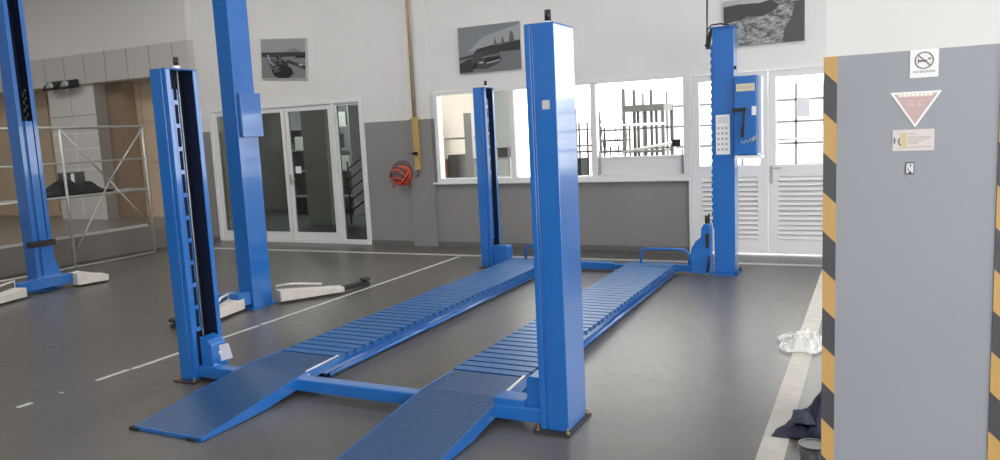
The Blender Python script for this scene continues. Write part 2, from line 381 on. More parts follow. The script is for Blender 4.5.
# office shelf unit with boxes
t = thing('shelf_unit', 'grey shelf unit seen through the left pane of the long window', 'shelf unit', (-5.7, 11, 0))
part('side_panel', GREY, t, lambda b: box(b, -6.04, -5.9, 11, 11.35, 0, 1.94))
part('side_panel', GREY, t, lambda b: box(b, -5.27, -5.24, 11, 11.35, 0, 1.2))
for z in (.55, .86, 1.17): part('shelf', GREY, t, lambda b: box(b, -5.9, -5.27, 11, 11.35, z, z+.03))
part('shelf', GREY, t, lambda b: box(b, -6.45, -5.9, 11.05, 11.3, 1.52, 1.55))
o = part('storage_box', mat('dark_box', (.05, .045, .045), .6), None, lambda b: (box(b, -5.46, -5.28, 11.02, 11.3, 1.201, 1.33), box(b, -5.47, -5.27, 11.01, 11.31, 1.33, 1.36)), .004); tag(o, 'small dark lidded box on top of the grey shelf unit', 'box')
def cab(b):
    box(b, -6.37, -6.19, 11.0, 11.4, 0, 1.27, 0); box(b, -6.365, -6.195, 10.99, 11, .65, 1.25, 1); box(b, -6.365, -6.195, 10.99, 11, .02, .63, 1)
o = part('cabinet', [mat('cabinet_dark', (.035, .03, .03), .5), DGREY], None, cab); tag(o, 'narrow dark cabinet standing left of the grey shelf unit', 'cabinet')
o = part('cabinet', [mat('cabinet_brown', (.22, .12, .08), .5), DGREY], None, lambda b: (box(b, -6.485, -6.39, 11.0, 11.4, 0, 1.2), box(b, -6.48, -6.395, 10.99, 11, .05, 1.15, 0))); tag(o, 'brown cabinet against the beige partition', 'cabinet')

# dark steel racks in the yard
t = thing('parts_rack', 'tall dark steel rack with roof shelf behind the wide window pane', 'rack', (-3.3, 12, 0))
for x in (-3.65, -3.02):
    for y in (12.0, 12.6): part('upright', DSTEEL, t, lambda b: box(b, x-.025, x+.025, y-.025, y+.025, 0, 1.93 if x > -3.1 else 2.2))
for x, zt in ((-3.5, 1.83), (-3.38, 1.83), (-3.28, 2.17), (-3.2, 1.83)): part('upright', DSTEEL, t, lambda b: box(b, x-.02, x+.02, 12.28, 12.32, 0, zt))
part('top_shelf', DSTEEL, t, lambda b: box(b, -3.66, -3.0, 11.98, 12.62, 1.83, 1.93))
for z in (.35, .75, 1.17): part('shelf', DSTEEL, t, lambda b: box(b, -3.62, -3.05, 12.0, 12.6, z, z+.035))
for z in (1.45,): part('cross_rail', FRAME, t, lambda b: tube(b, [(-3.65, 11.95, z+.17), (-3.0, 11.95, z+.17)], .022))
t = thing('steel_stand', 'low dark steel stand of close uprights left of the tall rack', 'rack', (-4, 12.1, 0))
random.seed(3)
def rods(b):
    for i in range(13):
        x = -4.1+i*.037; h = random.uniform(1.55, 1.85)
        tube(b, [(x, 12.05+random.uniform(0, .3), .9), (x, 12.05+random.uniform(0, .3), h)], .009, 6)
part('rods', DSTEEL, t, rods)
for z in (.9, 1.2, 1.38, 1.55): part('shelf', DSTEEL, t, lambda b: (bar(b, (-4.12, 12.05, z), (-3.66, 12.05, z), .03, .03), bar(b, (-4.12, 12.4, z), (-3.66, 12.4, z), .03, .03), bar(b, (-4.12, 12.05, z), (-4.12, 12.4, z), .03, .03), bar(b, (-3.66, 12.05, z), (-3.66, 12.4, z), .03, .03)))
for x in (-4.12, -3.68):
    for y in (12.05, 12.4): part('leg', DSTEEL, t, lambda b: box(b, x-.015, x+.015, y-.015, y+.015, 0, 1.6))
t = thing('steel_stand', 'dark open steel stand behind the pane beside the tall blue post', 'rack', (-4.4, 12, 0))
for x, zt in ((-4.62, 1.95), (-4.42, 1.7), (-4.2, 1.88)):
    for y in (12.0, 12.4): part('leg', DSTEEL, t, lambda b: box(b, x-.015, x+.015, y-.015, y+.015, 0, zt))
for z in (.7, 1.2, 1.3, 1.57): part('shelf', DSTEEL, t, lambda b: box(b, -4.64, -4.18, 11.99, 12.42, z, z+.025))
o = part('storage_bin', BLACK, None, lambda b: (box(b, -4.44, -4.22, 11.5, 11.8, .8, 1.1), box(b, -4.45, -4.21, 11.49, 11.81, 1.1, 1.13), box(b, -4.4, -4.26, 11.49, 11.5, .95, 1.0)), .004); tag(o, 'black storage bin on a bench beyond the long window', 'bin')
t = thing('bench', 'low steel bench holding the black storage bin', 'bench', (-4.3, 11.65, 0))
part('bench_top', DSTEEL, t, lambda b: box(b, -4.6, -4.1, 11.45, 11.85, .76, .8))
for x in (-4.57, -4.13):
    for y in (11.48, 11.82): part('leg', DSTEEL, t, lambda b: box(b, x-.015, x+.015, y-.015, y+.015, 0, .76))
t = thing('railing', 'pale sloping tube rail in the yard before the tall rack', 'railing', (-3.2, 11.7, 0))
part('rail', STEEL, t, lambda b: tube(b, [(-3.6, 11.7, 1.20), (-2.75, 11.7, 1.33)], .022))
for x in (-3.58, -2.77): part('post', STEEL, t, lambda b: tube(b, [(x, 11.7, 0), (x, 11.7, 1.2+(x+3.6)*.153)], .02))
o = part('junction_box', BLACK, None, lambda b: (box(b, -2.27, -2.17, WY-.02, WY+.02, 1.33, 1.42), box(b, -2.26, -2.18, WY-.026, WY-.02, 1.34, 1.41)), .004); tag(o, 'small black box on the wide pane at its right edge', 'box')
t = thing('railing', 'thin grey railing beyond the right louvred door', 'railing', (-.6, 11, 0))
for x in (-1.2, -.62, -.1): part('post', STEEL, t, lambda b: tube(b, [(x, 11, 0), (x, 11, 1.5 if x == -.62 else 1.35)], .016))
for z in (.9, 1.33): part('rail', STEEL, t, lambda b: tube(b, [(-1.2, 11, z), (-.1, 11, z)], .014))
# inner room shelf and stair
t = thing('shelf_unit', 'dim shelf unit with pale boxes behind the glazed door', 'shelf unit', (-10.6, 13, 0))
for x in (-11.5, -10.7, -9.8): part('upright', GREY, t, lambda b: box(b, x-.02, x+.02, 12.9, 13.4, .011, 2.3))
for z in (.4, .95, 1.4, 1.85): part('shelf', GREY, t, lambda b: box(b, -11.5, -9.8, 12.9, 13.4, z, z+.03))
for x, z, w, h in ((-11.3, 1.43, .35, .28), (-10.55, 1.43, .3, .3), (-10.2, 1.88, .3, .3), (-10.6, .98, .3, .25), (-10.15, .98, .28, .3)):
    o = part('carton', mat('carton_grey', (.45, .45, .44), .7), None, lambda b: (box(b, x, x+w, 12.95, 13.3, z+.001, z+h), box(b, x+w*.45, x+w*.55, 12.945, 12.95, z+.001, z+h)))
    tag(o, 'pale carton on the dim shelf unit behind the glazed door', 'carton', 'cartons on the inner room shelves')
t = thing('stair_railing', 'dark slanted stair railing behind the narrow side light', 'railing', (-8, 11.6, 0))
for i in range(5):
    part('bar', DGREY, t, lambda b: tube(b, [(-8.9, 11.6, .25+i*.2), (-7.9, 11.6, .85+i*.2)], .015, 8))
for x in (-8.9, -8.4, -7.9): part('post', DGREY, t, lambda b: tube(b, [(x, 11.6, .01), (x, 11.6, 1.2+(x+8.9)*.6)], .018, 8))

# ------------------------------------------------------------------ four-post lift
L = thing('four_post_lift', 'blue four-post car lift with two slatted runways and approach ramps', 'car lift', (-2.9, 5.9, 0))
def channel(w, d, z0, z1, flip, x, y, groove=True, lip=.052, th=.008):
    """C section, back at local x=0, open at x=w; flip=-1 opens towards -X"""
    def fn(b):
        g = [(w*.70, 0), (w*.73, .014), (w*.78, .014), (w*.81, 0)] if groove else []
        g2 = [(p[0], d-p[1]) for p in reversed(g)]
        t2 = th+.012
        outer = [(0, 0)]+g+[(w, 0), (w, lip), (w-th, lip), (w-th, t2), (th, t2), (th, d-t2), (w-th, d-t2), (w-th, d-lip), (w, d-lip), (w, d)]+g2+[(0, d)]
        poly = [(x+flip*p[0], y+p[1]) for p in outer]
        prism(b, poly, 'z', z0, z1)
    return fn
def ladder(b, x, y, z0, z1, pitch=.155, w=.045):
    box(b, x-.003, x+.003, y, y+.010, z0, z1); box(b, x-.003, x+.003, y+w-.006, y+w, z0, z1)
    z = z0
    while z < z1: box(b, x-.003, x+.003, y+.010, y+w-.006, z, z+.028); z += pitch
def small_post(name_x, flip, x, y, w, d, h):
    p = part('post', BLUE, L, channel(w, d, .012, h, flip, x, y, lip=.036), .0025)
    part('locking_ladder', BLUE, p, lambda b: ladder(b, x+flip*(w-.004), y+.0375, .35, h-.13))
    part('channel_shade', SHADE, p, lambda b: (box(b, min(x+flip*.0085, x+flip*.0105), max(x+flip*.0085, x+flip*.0105), y+.021, y+d-.021, .02, h-.003), box(b, min(x+flip*.0105, x+flip*(w-.012)), max(x+flip*.0105, x+flip*(w-.012)), y+d-.0235, y+d-.0205, .02, h-.003), box(b, min(x+flip*.0105, x+flip*(w-.012)), max(x+flip*.0105, x+flip*(w-.012)), y+.0205, y+.0235, .02, h-.003)))  # thin dark sheets that paint shade onto the inner channel faces
    part('cap_plate', BLUED, p, lambda b: box(b, min(x, x+flip*w)+.001, max(x, x+flip*w)-.001, y+.001, y+d-.001, h, h+.008))
    cx, cy = x+flip*w*(.72 if flip > 0 else .52), y+d*.5
    part('adjuster_nut', PAPER, p, lambda b: cyl(b, (cx, cy), .024, h+.008, h+.03, 8))
    part('adjuster_cap', BLACK, p, lambda b: cyl(b, (cx, cy), .017, h+.03, h+.088, 14))
    part('lift_cable', STEEL, p, lambda b: tube(b, [(cx, cy, .2), (cx, cy, h)], .005, 8))
    bp = part('base_plate', RUSTP, p, lambda b: box(b, min(x, x+flip*w)-.02, max(x, x+flip*w)+.02, y-.05, y+d+.03, 0, .012))
    for sx in (0, 1):
        for sy in (0, 1):
            bx = min(x, x+flip*w)-.004+sx*(w+.008); by = y-.025+sy*(d+.04)
            part('anchor_bolt', BRASS, p, lambda b: (cyl(b, (bx, by), .011, .012, .022, 6), cyl(b, (bx, by), .006, .022, .04, 8)))
    return p
small_post('', 1, -4.34, 3.61, .15, .262, 2.13)      # front left
pFR = small_post('', -1, -1.45, 3.62, .163, .275, 2.142)   # front right
small_post('', 1, -4.245, 7.99, .15, .25, 2.13)      # rear left
part('label', mat('aged_label', (.55, .54, .50), .5), pFR, lambda b: box(b, -1.527, -1.487, 3.6175, 3.62, 1.72, 1.765))
# master post with power unit
mp_ = part('post', BLUE, L, channel(.215, .2, .012, 2.56, -1, -1.315, 8.17, False), .0025)
part('cap_plate', BLUED, mp_, lambda b: box(b, -1.56, -1.30, 8.15, 8.38, 2.56, 2.572))
part('base_plate', BLUED, mp_, lambda b: box(b, -1.56, -1.285, 8.08, 8.4, 0, .012))
for bx, by in ((-1.545, 8.1), (-1.3, 8.1), (-1.295, 8.36)): part('anchor_bolt', RUBBER, mp_, lambda b: (cyl(b, (bx, by), .013, .012, .025, 6), cyl(b, (bx, by), .008, .025, .055, 8)))
def teeth(b):
    box(b, -1.542, -1.531, 8.172, 8.2, .5, 2.4)
    z = .55
    while z < 2.4: box(b, -1.552, -1.541, 8.172, 8.2, z, z+.04); z += .075
part('locking_ladder', BLUED, mp_, teeth)

def marks(b):
    for r in range(5):
        for c in range(3): box(b, -1.485+c*.04, -1.463+c*.04, 8.163, 8.165, 1.31+r*.055, 1.335+r*.055)
    for r in range(3): box(b, -1.485, -1.375, 8.163, 8.165, 1.6+r*.022, 1.607+r*.022)
    box(b, -1.5, -1.36, 8.165, 8.17, 1.27, 1.68, 1)
part('instruction_plate', [FAINT, PAPER], mp_, marks)
for z in (2.22, 2.13): part('bracket_bolt', BLACK, mp_, lambda b: tube(b, [(-1.545, 8.19, z), (-1.53, 8.19, z)], .02, 8))
part('bracket_bolt', BLACK, mp_, lambda b: tube(b, [(-1.316, 8.19, 2.15), (-1.295, 8.19, 2.15)], .018, 8))
# control box
cb = part('control_box', BLUE, L, lambda b: (box(b, -1.312, -1.08, 8.13, 8.29, 1.26, 2.06), box(b, -1.305, -1.087, 8.118, 8.13, 1.27, 2.05)), .004)
part('name_label', CREAM, cb, lambda b: box(b, -1.285, -1.105, 8.113, 8.118, 1.905, 1.98))
part('label_print', FAINT, cb, lambda b: [box(b, -1.265+i*.02, -1.255+i*.02, 8.1115, 8.113, 1.93, 1.955) for i in range(7)])
part('switch_plate', PAPER, cb, lambda b: box(b, -1.135, -1.092, 8.112, 8.118, 1.66, 1.75))
part('lever', BLACK, cb, lambda b: (bar(b, (-1.29, 8.09, 1.72), (-1.185, 8.09, 1.725), .03, .03), bar(b, (-1.20, 8.08, 1.735), (-1.22, 8.08, 1.45), .018, .018), tube(b, [(-1.205, 8.118, 1.725), (-1.205, 8.07, 1.725)], .02), bar(b, (-1.216, 8.08, 1.56), (-1.223, 8.08, 1.44), .03, .03), tube(b, [(-1.30, 8.12, 1.72), (-1.30, 8.08, 1.72)], .022)))
def script(b):
    pts = [(-1.245+i*.011, 8.115, 1.385+.018*math.sin(i*1.7)+.0025*i) for i in range(13)]
    tube(b, pts, .0035, 6); tube(b, [(-1.14, 8.115, 1.42), (-1.10, 8.115, 1.45), (-1.095, 8.115, 1.42), (-1.13, 8.115, 1.40)], .005, 6)
part('script_mark', CREAM, cb, script)
part('drip_tray', PAPER, cb, lambda b: box(b, -1.30, -1.04, 8.1, 8.3, 1.225, 1.255))
part('side_casing', mat('pale_blue_casing', (.42, .5, .62), .3), cb, lambda b: box(b, -1.079, -1.045, 8.14, 8.29, 1.27, 2.05), .004)
# limit switch and hanging cable
ls = part('limit_switch', BLACK, L, lambda b: (prism(b, [(-1.6, 2.36), (-1.565, 2.36), (-1.545, 2.48), (-1.531, 2.56), (-1.545, 2.575), (-1.575, 2.5)], 'y', 8.19, 8.23)))
part('power_cable', RUBBER, ls, lambda b: tube(b, [(-1.61, 8.21, 2.4), (-1.608, 8.21, 2.39), (-1.592, 8.21, 2.42), (-1.585, 8.21, 2.7), (-1.575, 8.21, 3.4), (-1.57, 8.21, 5.19)], .009, 8))
part('top_cable', RUBBER, ls, lambda b: tube(b, [(-1.57, 8.2, 2.5), (-1.58, 8.2, 2.56), (-1.54, 8.2, 2.6), (-1.45, 8.2, 2.605), (-1.36, 8.2, 2.58)], .007, 8))

# carriages and crossbeams
RZ = .115
def cb_front(b):
    box(b, -4.19, -1.60, 3.63, 3.72, .03, .112)
bf = part('crossbeam', BLUE, L, cb_front, .01)
part('carriage', BLUE, bf, lambda b: (prism(b, [(-4.182, .03), (-4.182, .31), (-4.11, .29), (-4.08, .26), (-4.07, .03)], 'y', 3.66, 3.79), box(b, -4.185, -4.08, 3.74, 3.80, .03, .2)), .004)
part('carriage', BLUE, bf, lambda b: (prism(b, [(-1.61, .03), (-1.61, .275), (-1.70, .275), (-1.715, .26), (-1.715, .03)], 'y', 3.68, 3.82), box(b, -1.90, -1.715, 3.635, 3.76, .033, .15)), .004)
br_ = part('crossbeam', BLUE, L, lambda b: (box(b, -4.16, -2.62, 8.06, 8.16, .02, .105), box(b, -2.62, -1.54, 8.075, 8.145, .03, .09)), .008)
part('carriage', BLUE, br_, lambda b: (prism(b, [(-4.09, .03), (-4.09, .275), (-3.91, .275), (-3.895, .25), (-3.895, .03)], 'y', 8.01, 8.14)), .006)
part('carriage', BLUE, br_, lambda b: (prism(b, [(-1.545, .02), (-1.76, .02), (-1.77, .2), (-1.745, .3), (-1.70, .37), (-1.65, .41), (-1.645, .5), (-1.62, .55), (-1.56, .56), (-1.545, .5)], 'y', 8.06, 8.16)), .006)
part('carriage_spring', RUBBER, br_, lambda b: (box(b, -1.60, -1.565, 8.05, 8.06, .3, .45), tube(b, [(-1.59, 8.08, .55), (-1.59, 8.08, .64)], .018), tube(b, [(-1.57, 8.1, .55), (-1.57, 8.1, .66)], .01), tube(b, [(-1.58, 8.04, .05), (-1.56, 8.04, .14), (-1.56, 8.04, .22)], .012)))
tagp = part('notice_card', PAPER, bf, lambda b: (prism(b, [(-4.105, .235), (-3.995, .262), (-3.965, .16), (-4.08, .125)], 'y', 3.732, 3.736), box(b, -4.085, -4.06, 3.72, 3.732, .18, .2)))
tagp['label'] = 'white card hung on the front left carriage'
# runways
def runway(xl, xr):
    def base(b):
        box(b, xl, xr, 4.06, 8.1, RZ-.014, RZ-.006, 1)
        for x in (xl, xr):                     # recessed web and bottom flange either side
            s = 1 if x == xl else -1
            box(b, min(x+s*.05, x+s*.058), max(x+s*.05, x+s*.058), 3.98, 8.1, .03, RZ-.014)
            box(b, min(x-s*.012, x+s*.058), max(x-s*.012, x+s*.058), 3.98, 8.05, .012, .03)
            tube(b, [(x-s*.005, 3.98, .028), (x-s*.005, 8.05, .028)], .014, 8)
    r = part('runway', [BLUE, GAP], L, base)
    def slats(b):
        for i in range(40):
            y = 4.095+i*.1
            box(b, xl-.002, xr+.002, y+.008, y+.086, RZ-.006, RZ+.005)
            for x in (xl-.002, xr+.002): box(b, x-.004, x+.004, y+.01, y+.06, RZ-.03, RZ-.002)
    part('slats', SLAT, r, slats)
    def flat(b):
        prism(b, [(2.85, .004), (2.85, .022), (3.72, RZ+.008), (4.07, RZ+.008), (4.07, RZ-.005), (3.60, RZ-.005)], 'x', xl+.021, xr+.029)
    rp = part('approach_ramp', TREAD, r, flat)
    def sides(b):
        for x0, x1 in ((xl+.015, xl+.021), (xr+.029, xr+.035)):
            prism(b, [(2.85, .003), (2.85, .024), (3.72, RZ+.011), (4.07, RZ+.011), (4.07, RZ-.02), (3.95, RZ-.03), (3.7, .05), (3.35, .008)], 'x', x0, x1)
        box(b, xl+.015, xr+.035, 2.842, 2.85, .003, .024)
    part('ramp_edge', BLUE, rp, sides)
    part('edge_strip', FRAME, rp, lambda b: bar(b, (xr+.027, 3.73, RZ+.0135), (xr+.005, 4.09, RZ+.0135), .016, .005) if True else box(b, xr-.014, xr+.003, 3.72, 4.07, RZ+.0105, RZ+.016))
    part('ramp_foot', RUBBER, rp, lambda b: box(b, xl-.02, xl+.05, 2.83, 2.86, .001, .018))
    part('ramp_foot', RUBBER, rp, lambda b: box(b, xr-.07, xr-.01, 2.83, 2.85, .001, .014))
    part('hinge_pin', STEEL, rp, lambda b: tube(b, [(xr+.03, 3.73, RZ-.012), (xr+.05, 3.73, RZ-.012)], .012, 10))
    a, c = xl+.13, xr+.15
    if xl < -3: a, c = xl+.18, xr+.12
    def stop(b):
        pts = [(a, 8.04, RZ-.01), (a, 8.04, .22), (a+.02, 8.04, .262), (a+.06, 8.04, .278), (c-.08, 8.04, .278), (c-.03, 8.04, .262), (c, 8.04, .22), (c, 8.04, RZ-.01)]
        tube(b, pts, .015, 10)
        box(b, c-.2, c+.02, 8.02, 8.06, RZ-.02, RZ)
    part('wheel_stop', BLUED, r, stop)
runway(-3.86, -3.345); runway(-2.425, -1.92)

# ------------------------------------------------------------------ two-post lift
T = thing('two_post_lift', 'tall blue two-post car lift with white swing arms at floor level', 'car lift', (-7.2, 5.6, 0))
def tcol(x, flip, w, d, y):
    c = part('column', BLUE, T, channel(w, d, .012, 4.2, flip, x, y, False, .05, .008), .003)
    part('base_plate', BLUED, c, lambda b: box(b, min(x, x+flip*w)-.03, max(x, x+flip*w)+.03, y-.04, y+d+.04, 0, .012))
    return c
c2 = tcol(-5.475, -1, .18, .26, 5.49)
part('cover_box', BLUE, c2, lambda b: (box(b, -5.474, -5.445, 5.52, 5.765, 1.69, 2.09)), .006)
part('cover_lid', BLUE, c2, lambda b: (box(b, -5.445, -5.43, 5.51, 5.78, 1.68, 2.1)), .004)
c1 = tcol(-9.05, 1, .2, .23, 5.5)
part('channel_shade', SHADE, c1, lambda b: (box(b, -9.04, -9.038, 5.522, 5.708, .02, 4.19), box(b, -9.038, -8.87, 5.706, 5.7085, .02, 4.19)))  # dark sheets again, shade painted inside the open column
part('carriage', BLUE, c1, lambda b: (prism(b, [(5.57, .15), (5.57, 2.0), (5.66, 2.0), (5.66, .7), (5.68, .5), (5.78, .2), (5.78, .15)], 'x', -8.86, -8.835), box(b, -8.98, -8.86, 5.56, 5.67, .15, 2.0)), .004)
part('carriage_foot', BLUE, c1, lambda b: (box(b, -8.84, -8.70, 5.19, 5.83, .05, .17)), .008)
part('rubber_band', RUBBER, c1, lambda b: box(b, -8.85, -8.80, 5.42, 5.74, .53, .60))
part('chain', RUBBER, c1, lambda b: [tube(b, [(-8.87, 5.6+.03*(i % 2), 2.0+i*.045), (-8.87, 5.61+.03*(i % 2), 2.05+i*.045)], .014, 6) for i in range(8)])
part('carriage_foot', BLUE, c2, lambda b: (box(b, -5.80, -5.66, 5.33, 5.9, .05, .16)), .008)
def arm(x0, y0, x1, y1, z0, z1, w0, w1, zt):
    def fn(b):
        a = Vector((x0, y0, 0)); c = Vector((x1, y1, 0)); d = (c-a).normalized(); s = Vector((d.y, -d.x, 0))
        P = []
        for p, w, za, zb in ((a, w0, z0, z1), (c, w1, z0, zt)):
            for k in (-1, 1):
                for z in (za, zb): P.append(b.verts.new(p+s*k*w/2+Vector((0, 0, z))))
        for q in ((0, 1, 3, 2), (4, 6, 7, 5), (0, 4, 5, 1), (2, 3, 7, 6), (0, 2, 6, 4), (1, 5, 7, 3)): b.faces.new([P[i] for i in q])
    return fn
def pad(x, y, sc=1):
    def fn(b):
        cyl(b, (x, y), .05*sc, .02, .05, 12); cyl(b, (x, y), .025*sc, .05, .08, 10); cyl(b, (x, y), .06*sc, .08, .1, 12)
    return fn
def swing(x0, y0, x1, y1, px_, py_, guard):
    big = x0 < -8.68
    a = part('swing_arm', OFFWH, T, arm(x0, y0, x1, y1, .025, .165 if big else .13, .22 if big else .17, .2 if big else .15, .10 if big else .075), .004)
    part('inner_arm', RUBBER, a, lambda b: bar(b, (x1, y1, .05), (px_, py_, .045), .09, .035))
    part('lifting_pad', RUBBER, a, pad(px_, py_))
    part('foot_guard', OFFWH, a, lambda b: tube(b, guard, .012, 8))
swing(-5.42, 5.78, -5.06, 6.35, -5.0, 6.68, [(-5.5, 5.85, .05), (-5.5, 5.85, .16), (-5.42, 6.0, .155), (-5.25, 6.25, .11)])
swing(-5.58, 5.38, -5.50, 4.98, -5.6, 4.66, [(-5.66, 5.35, .05), (-5.66, 5.35, .17), (-5.6, 5.2, .17), (-5.58, 5.1, .1)])
swing(-8.70, 5.84, -8.62, 6.20, -8.62, 6.18, [(-8.78, 5.8, .14), (-8.80, 5.95, .16), (-8.76, 6.15, .10)])
swing(-8.66, 5.17, -8.50, 4.5, -8.45, 4.2, [(-8.76, 5.17, .05), (-8.76, 5.17, .2), (-8.74, 4.95, .17), (-8.64, 4.7, .1)])
part('hinge_block', BLUE, c2, lambda b: (box(b, -5.62, -5.50, 5.33, 5.488, .05, .18)), .006)

# ------------------------------------------------------------------ metal rack on the left
K = thing('storage_rack', 'long grey tubular metal rack with diagonal braces in front of the platform', 'rack', (-10.15, 6.7, 0))
XF, XB = -9.95, -10.40
def tb(b, p, q, r=.018): tube(b, [p, q], r, 10)
for y in (4.2, 5.45, 6.73, 8.04):
    for x in (XF,): part('upright', STEEL, K, lambda b: tb(b, (x, y, 0), (x, y, 1.96), .02))
for z, r in ((1.95, .022), (1.47, .014), (1.0, .016), (.03, .016)):
    part('rail', STEEL, K, lambda b: tb(b, (XF, 4.2, z), (XF, 8.04, z), r))
    if z == 1.0: part('rail', STEEL, K, lambda b: tb(b, (XB, 4.2, z), (XB, 8.04, z), r))
for y in (4.2, 5.45, 6.73, 8.04):
    for z in (1.0,): part('cross_tie', STEEL, K, lambda b: tb(b, (XF, y, z), (XB, y, z), .014))
part('shelf', mat('rack_shelf', (.3, .29, .27), .5), K, lambda b: box(b, XB, XF, 4.2, 8.04, 1.005, 1.02))
for p, q in (((XF, 6.76, 1.9), (XF, 7.4, 1.18)), ((XF, 7.4, 1.18), (XF, 6.8, .3)), ((XF, 7.4, 1.18), (XF, 8.02, .45)), ((XF, 8.02, 1.9), (XF, 7.4, 1.18)), ((XF, 4.25, 1.9), (XF, 5.45, .4))):
    part('brace', STEEL, K, lambda b: tb(b, p, q, .012))
def heap(fn_h, nx, ny, x0, x1, y0, y1, z0, seed, rough=.02):
    def fn(b):
        rnd = random.Random(seed); g = []; g0 = []
        for i in range(nx+1):
            r = []; r_ = []
            for j in range(ny+1):
                u, v = i/nx, j/ny
                h = max(0, fn_h(u, v)); e = min(u, v, 1-u, 1-v)
                k = 0 if e < .01 else 1
                x = x0+(x1-x0)*u+rnd.uniform(-.3, .3)*(x1-x0)/nx*.6; y = y0+(y1-y0)*v+rnd.uniform(-.3, .3)*(y1-y0)/ny*.6
                r.append(b.verts.new((x, y, z0+.004+h+k*rnd.uniform(-rough, rough)*min(1, h/.04+.1))))
                r_.append(b.verts.new((x, y, z0+.001)))
            g.append(r); g0.append(r_)
        for i in range(nx):
            for j in range(ny):
                f = b.faces.new((g[i][j], g[i+1][j], g[i+1][j+1], g[i][j+1])); f.smooth = True
                b.faces.new((g0[i][j], g0[i][j+1], g0[i+1][j+1], g0[i+1][j]))
        for i in range(nx):
            b.faces.new((g[i][0], g0[i][0], g0[i+1][0], g[i+1][0])); b.faces.new((g[i][ny], g[i+1][ny], g0[i+1][ny], g0[i][ny]))
        for j in range(ny):
            b.faces.new((g[0][j], g[0][j+1], g0[0][j+1], g0[0][j])); b.faces.new((g[nx][j], g0[nx][j], g0[nx][j+1], g[nx][j+1]))
    return fn
def subs(o, n=1):
    m = o.modifiers.new('sub', 'SUBSURF'); m.levels = n; m.render_levels = n; return o
o = subs(part('cloth_heap', BLKCL, None, heap(lambda u, v: .03+.2*math.exp(-((v-.38)/.2)**2)*(1-(2*u-1)**2)**.5+.13*math.exp(-((v-.72)/.1)**2)*(1-(2*u-1)**2)**.5, 10, 22, -10.36, -9.98, 6.45, 7.5, 1.021, 4, .02)))
tag(o, 'heap of black cloth lying on the middle shelf of the metal rack', 'cloth')
t = thing('display_panel', 'grey upright panel with a white stripe standing on the rack behind black cloth', 'panel', (-10.38, 6.9, 1.02))
part('panel_body', DGREY, t, lambda b: box(b, -10.399, -10.365, 6.93, 7.32, 1.0201, 1.33), .004)
part('stripe', PAPER, t, lambda b: box(b, -10.365, -10.362, 7.1, 7.15, 1.08, 1.31))

# ------------------------------------------------------------------ pictures
def canvas(x0, x1, z0, z1, layers, label, tilt, mats):
    def fn(b):
        box(b, x0, x1, WY-.035, WY-.001, z0, z1, 0)
        y = WY-.035
        for mi, poly in layers:
            y -= .0004
            vs = [b.verts.new((x0+(x1-x0)*u, y, z0+(z1-z0)*v)) for u, v in poly]
            f = b.faces.new(vs); f.material_index = mi
            vs2 = [b.verts.new((v.co.x, WY-.034, v.co.z)) for v in vs]
            n = len(vs)
            for k in range(n):
                f = b.faces.new((vs[k], vs[(k+1) % n], vs2[(k+1) % n], vs2[k])); f.material_index = mi
    o = part('wall_picture', mats, None, fn)
    if tilt:
        c = Vector(((x0+x1)/2, WY, (z0+z1)/2))
        o.data.transform(Matrix.Translation(c) @ Matrix.Rotation(tilt, 4, 'Y') @ Matrix.Translation(-c))
    return tag(o, label, 'picture')
def g_(v, t=0): return mat('print_tone', (v*(1-t), v, v*(1+t)), .5)
def ell(cx, cy, rx, ry, n=14): return [(cx+rx*math.cos(2*math.pi*k/n), cy+ry*math.sin(2*math.pi*k/n)) for k in range(n)]
PM = [mat('canvas_edge', (.5, .5, .5), .6), g_(.20), g_(.19), g_(.09), g_(.035), g_(.012), g_(.30, .04), g_(.20), g_(.5)]
canvas(-8.79, -7.87, 2.59, 3.215, [
    (6, [(.02, .02), (.98, .02), (.98, .98), (.02, .98)]), (1, [(.02, .02), (.98, .02), (.98, .65), (.02, .65)]),
    (7, [(.5, .65), (.62, .72), (.72, .77), (.82, .72), (.9, .65)]), (4, [(.02, .55), (.4, .54), (.98, .57), (.98, .66), (.02, .66)]),
    (3, [(.15, .52), (.5, .5), (.55, .3), (.3, .12), (.2, .3)]), (7, [(.02, .5), (.12, .52), (.18, .3), (.33, .05), (.22, .03), (.08, .25)]),
    (5, [(.35, .58), (.48, .6), (.45, .48), (.35, .5)]), (4, ell(.45, .3, .17, .18)), (5, [(.24, .2), (.3, .3), (.42, .36), (.55, .34), (.68, .27), (.72, .14), (.62, .04), (.42, .02), (.3, .08)]), (7, [(.3, .27), (.42, .32), (.4, .28), (.32, .23)]), (3, [(.4, .6), (.44, .6), (.46, .36), (.42, .36)]), (6, [(.14, .6), (.18, .6), (.24, .42), (.34, .34), (.32, .32), (.2, .4)]), (7, [(.5, .5), (.98, .38), (.98, .42), (.55, .53)]),
    (4, [(.55, .42), (.98, .24), (.98, .32), (.6, .48)]), (8, [(.84, .33), (.92, .33), (.92, .37), (.84, .37)]), (5, [(.76, .52), (.98, .52), (.98, .58), (.8, .58)]), (3, [(.28, .22), (.45, .24), (.4, .18), (.3, .16)])],
    'grey canvas picture of a low car on a mountain road above the glazed door', math.radians(4.3), PM)
PM2 = [mat('canvas_edge2', (.5, .5, .48), .6), g_(.22, .08), g_(.33, .04), g_(.06, .05), g_(.035, .05), g_(.012), g_(.12, .05), g_(.17, .05), g_(.5)]
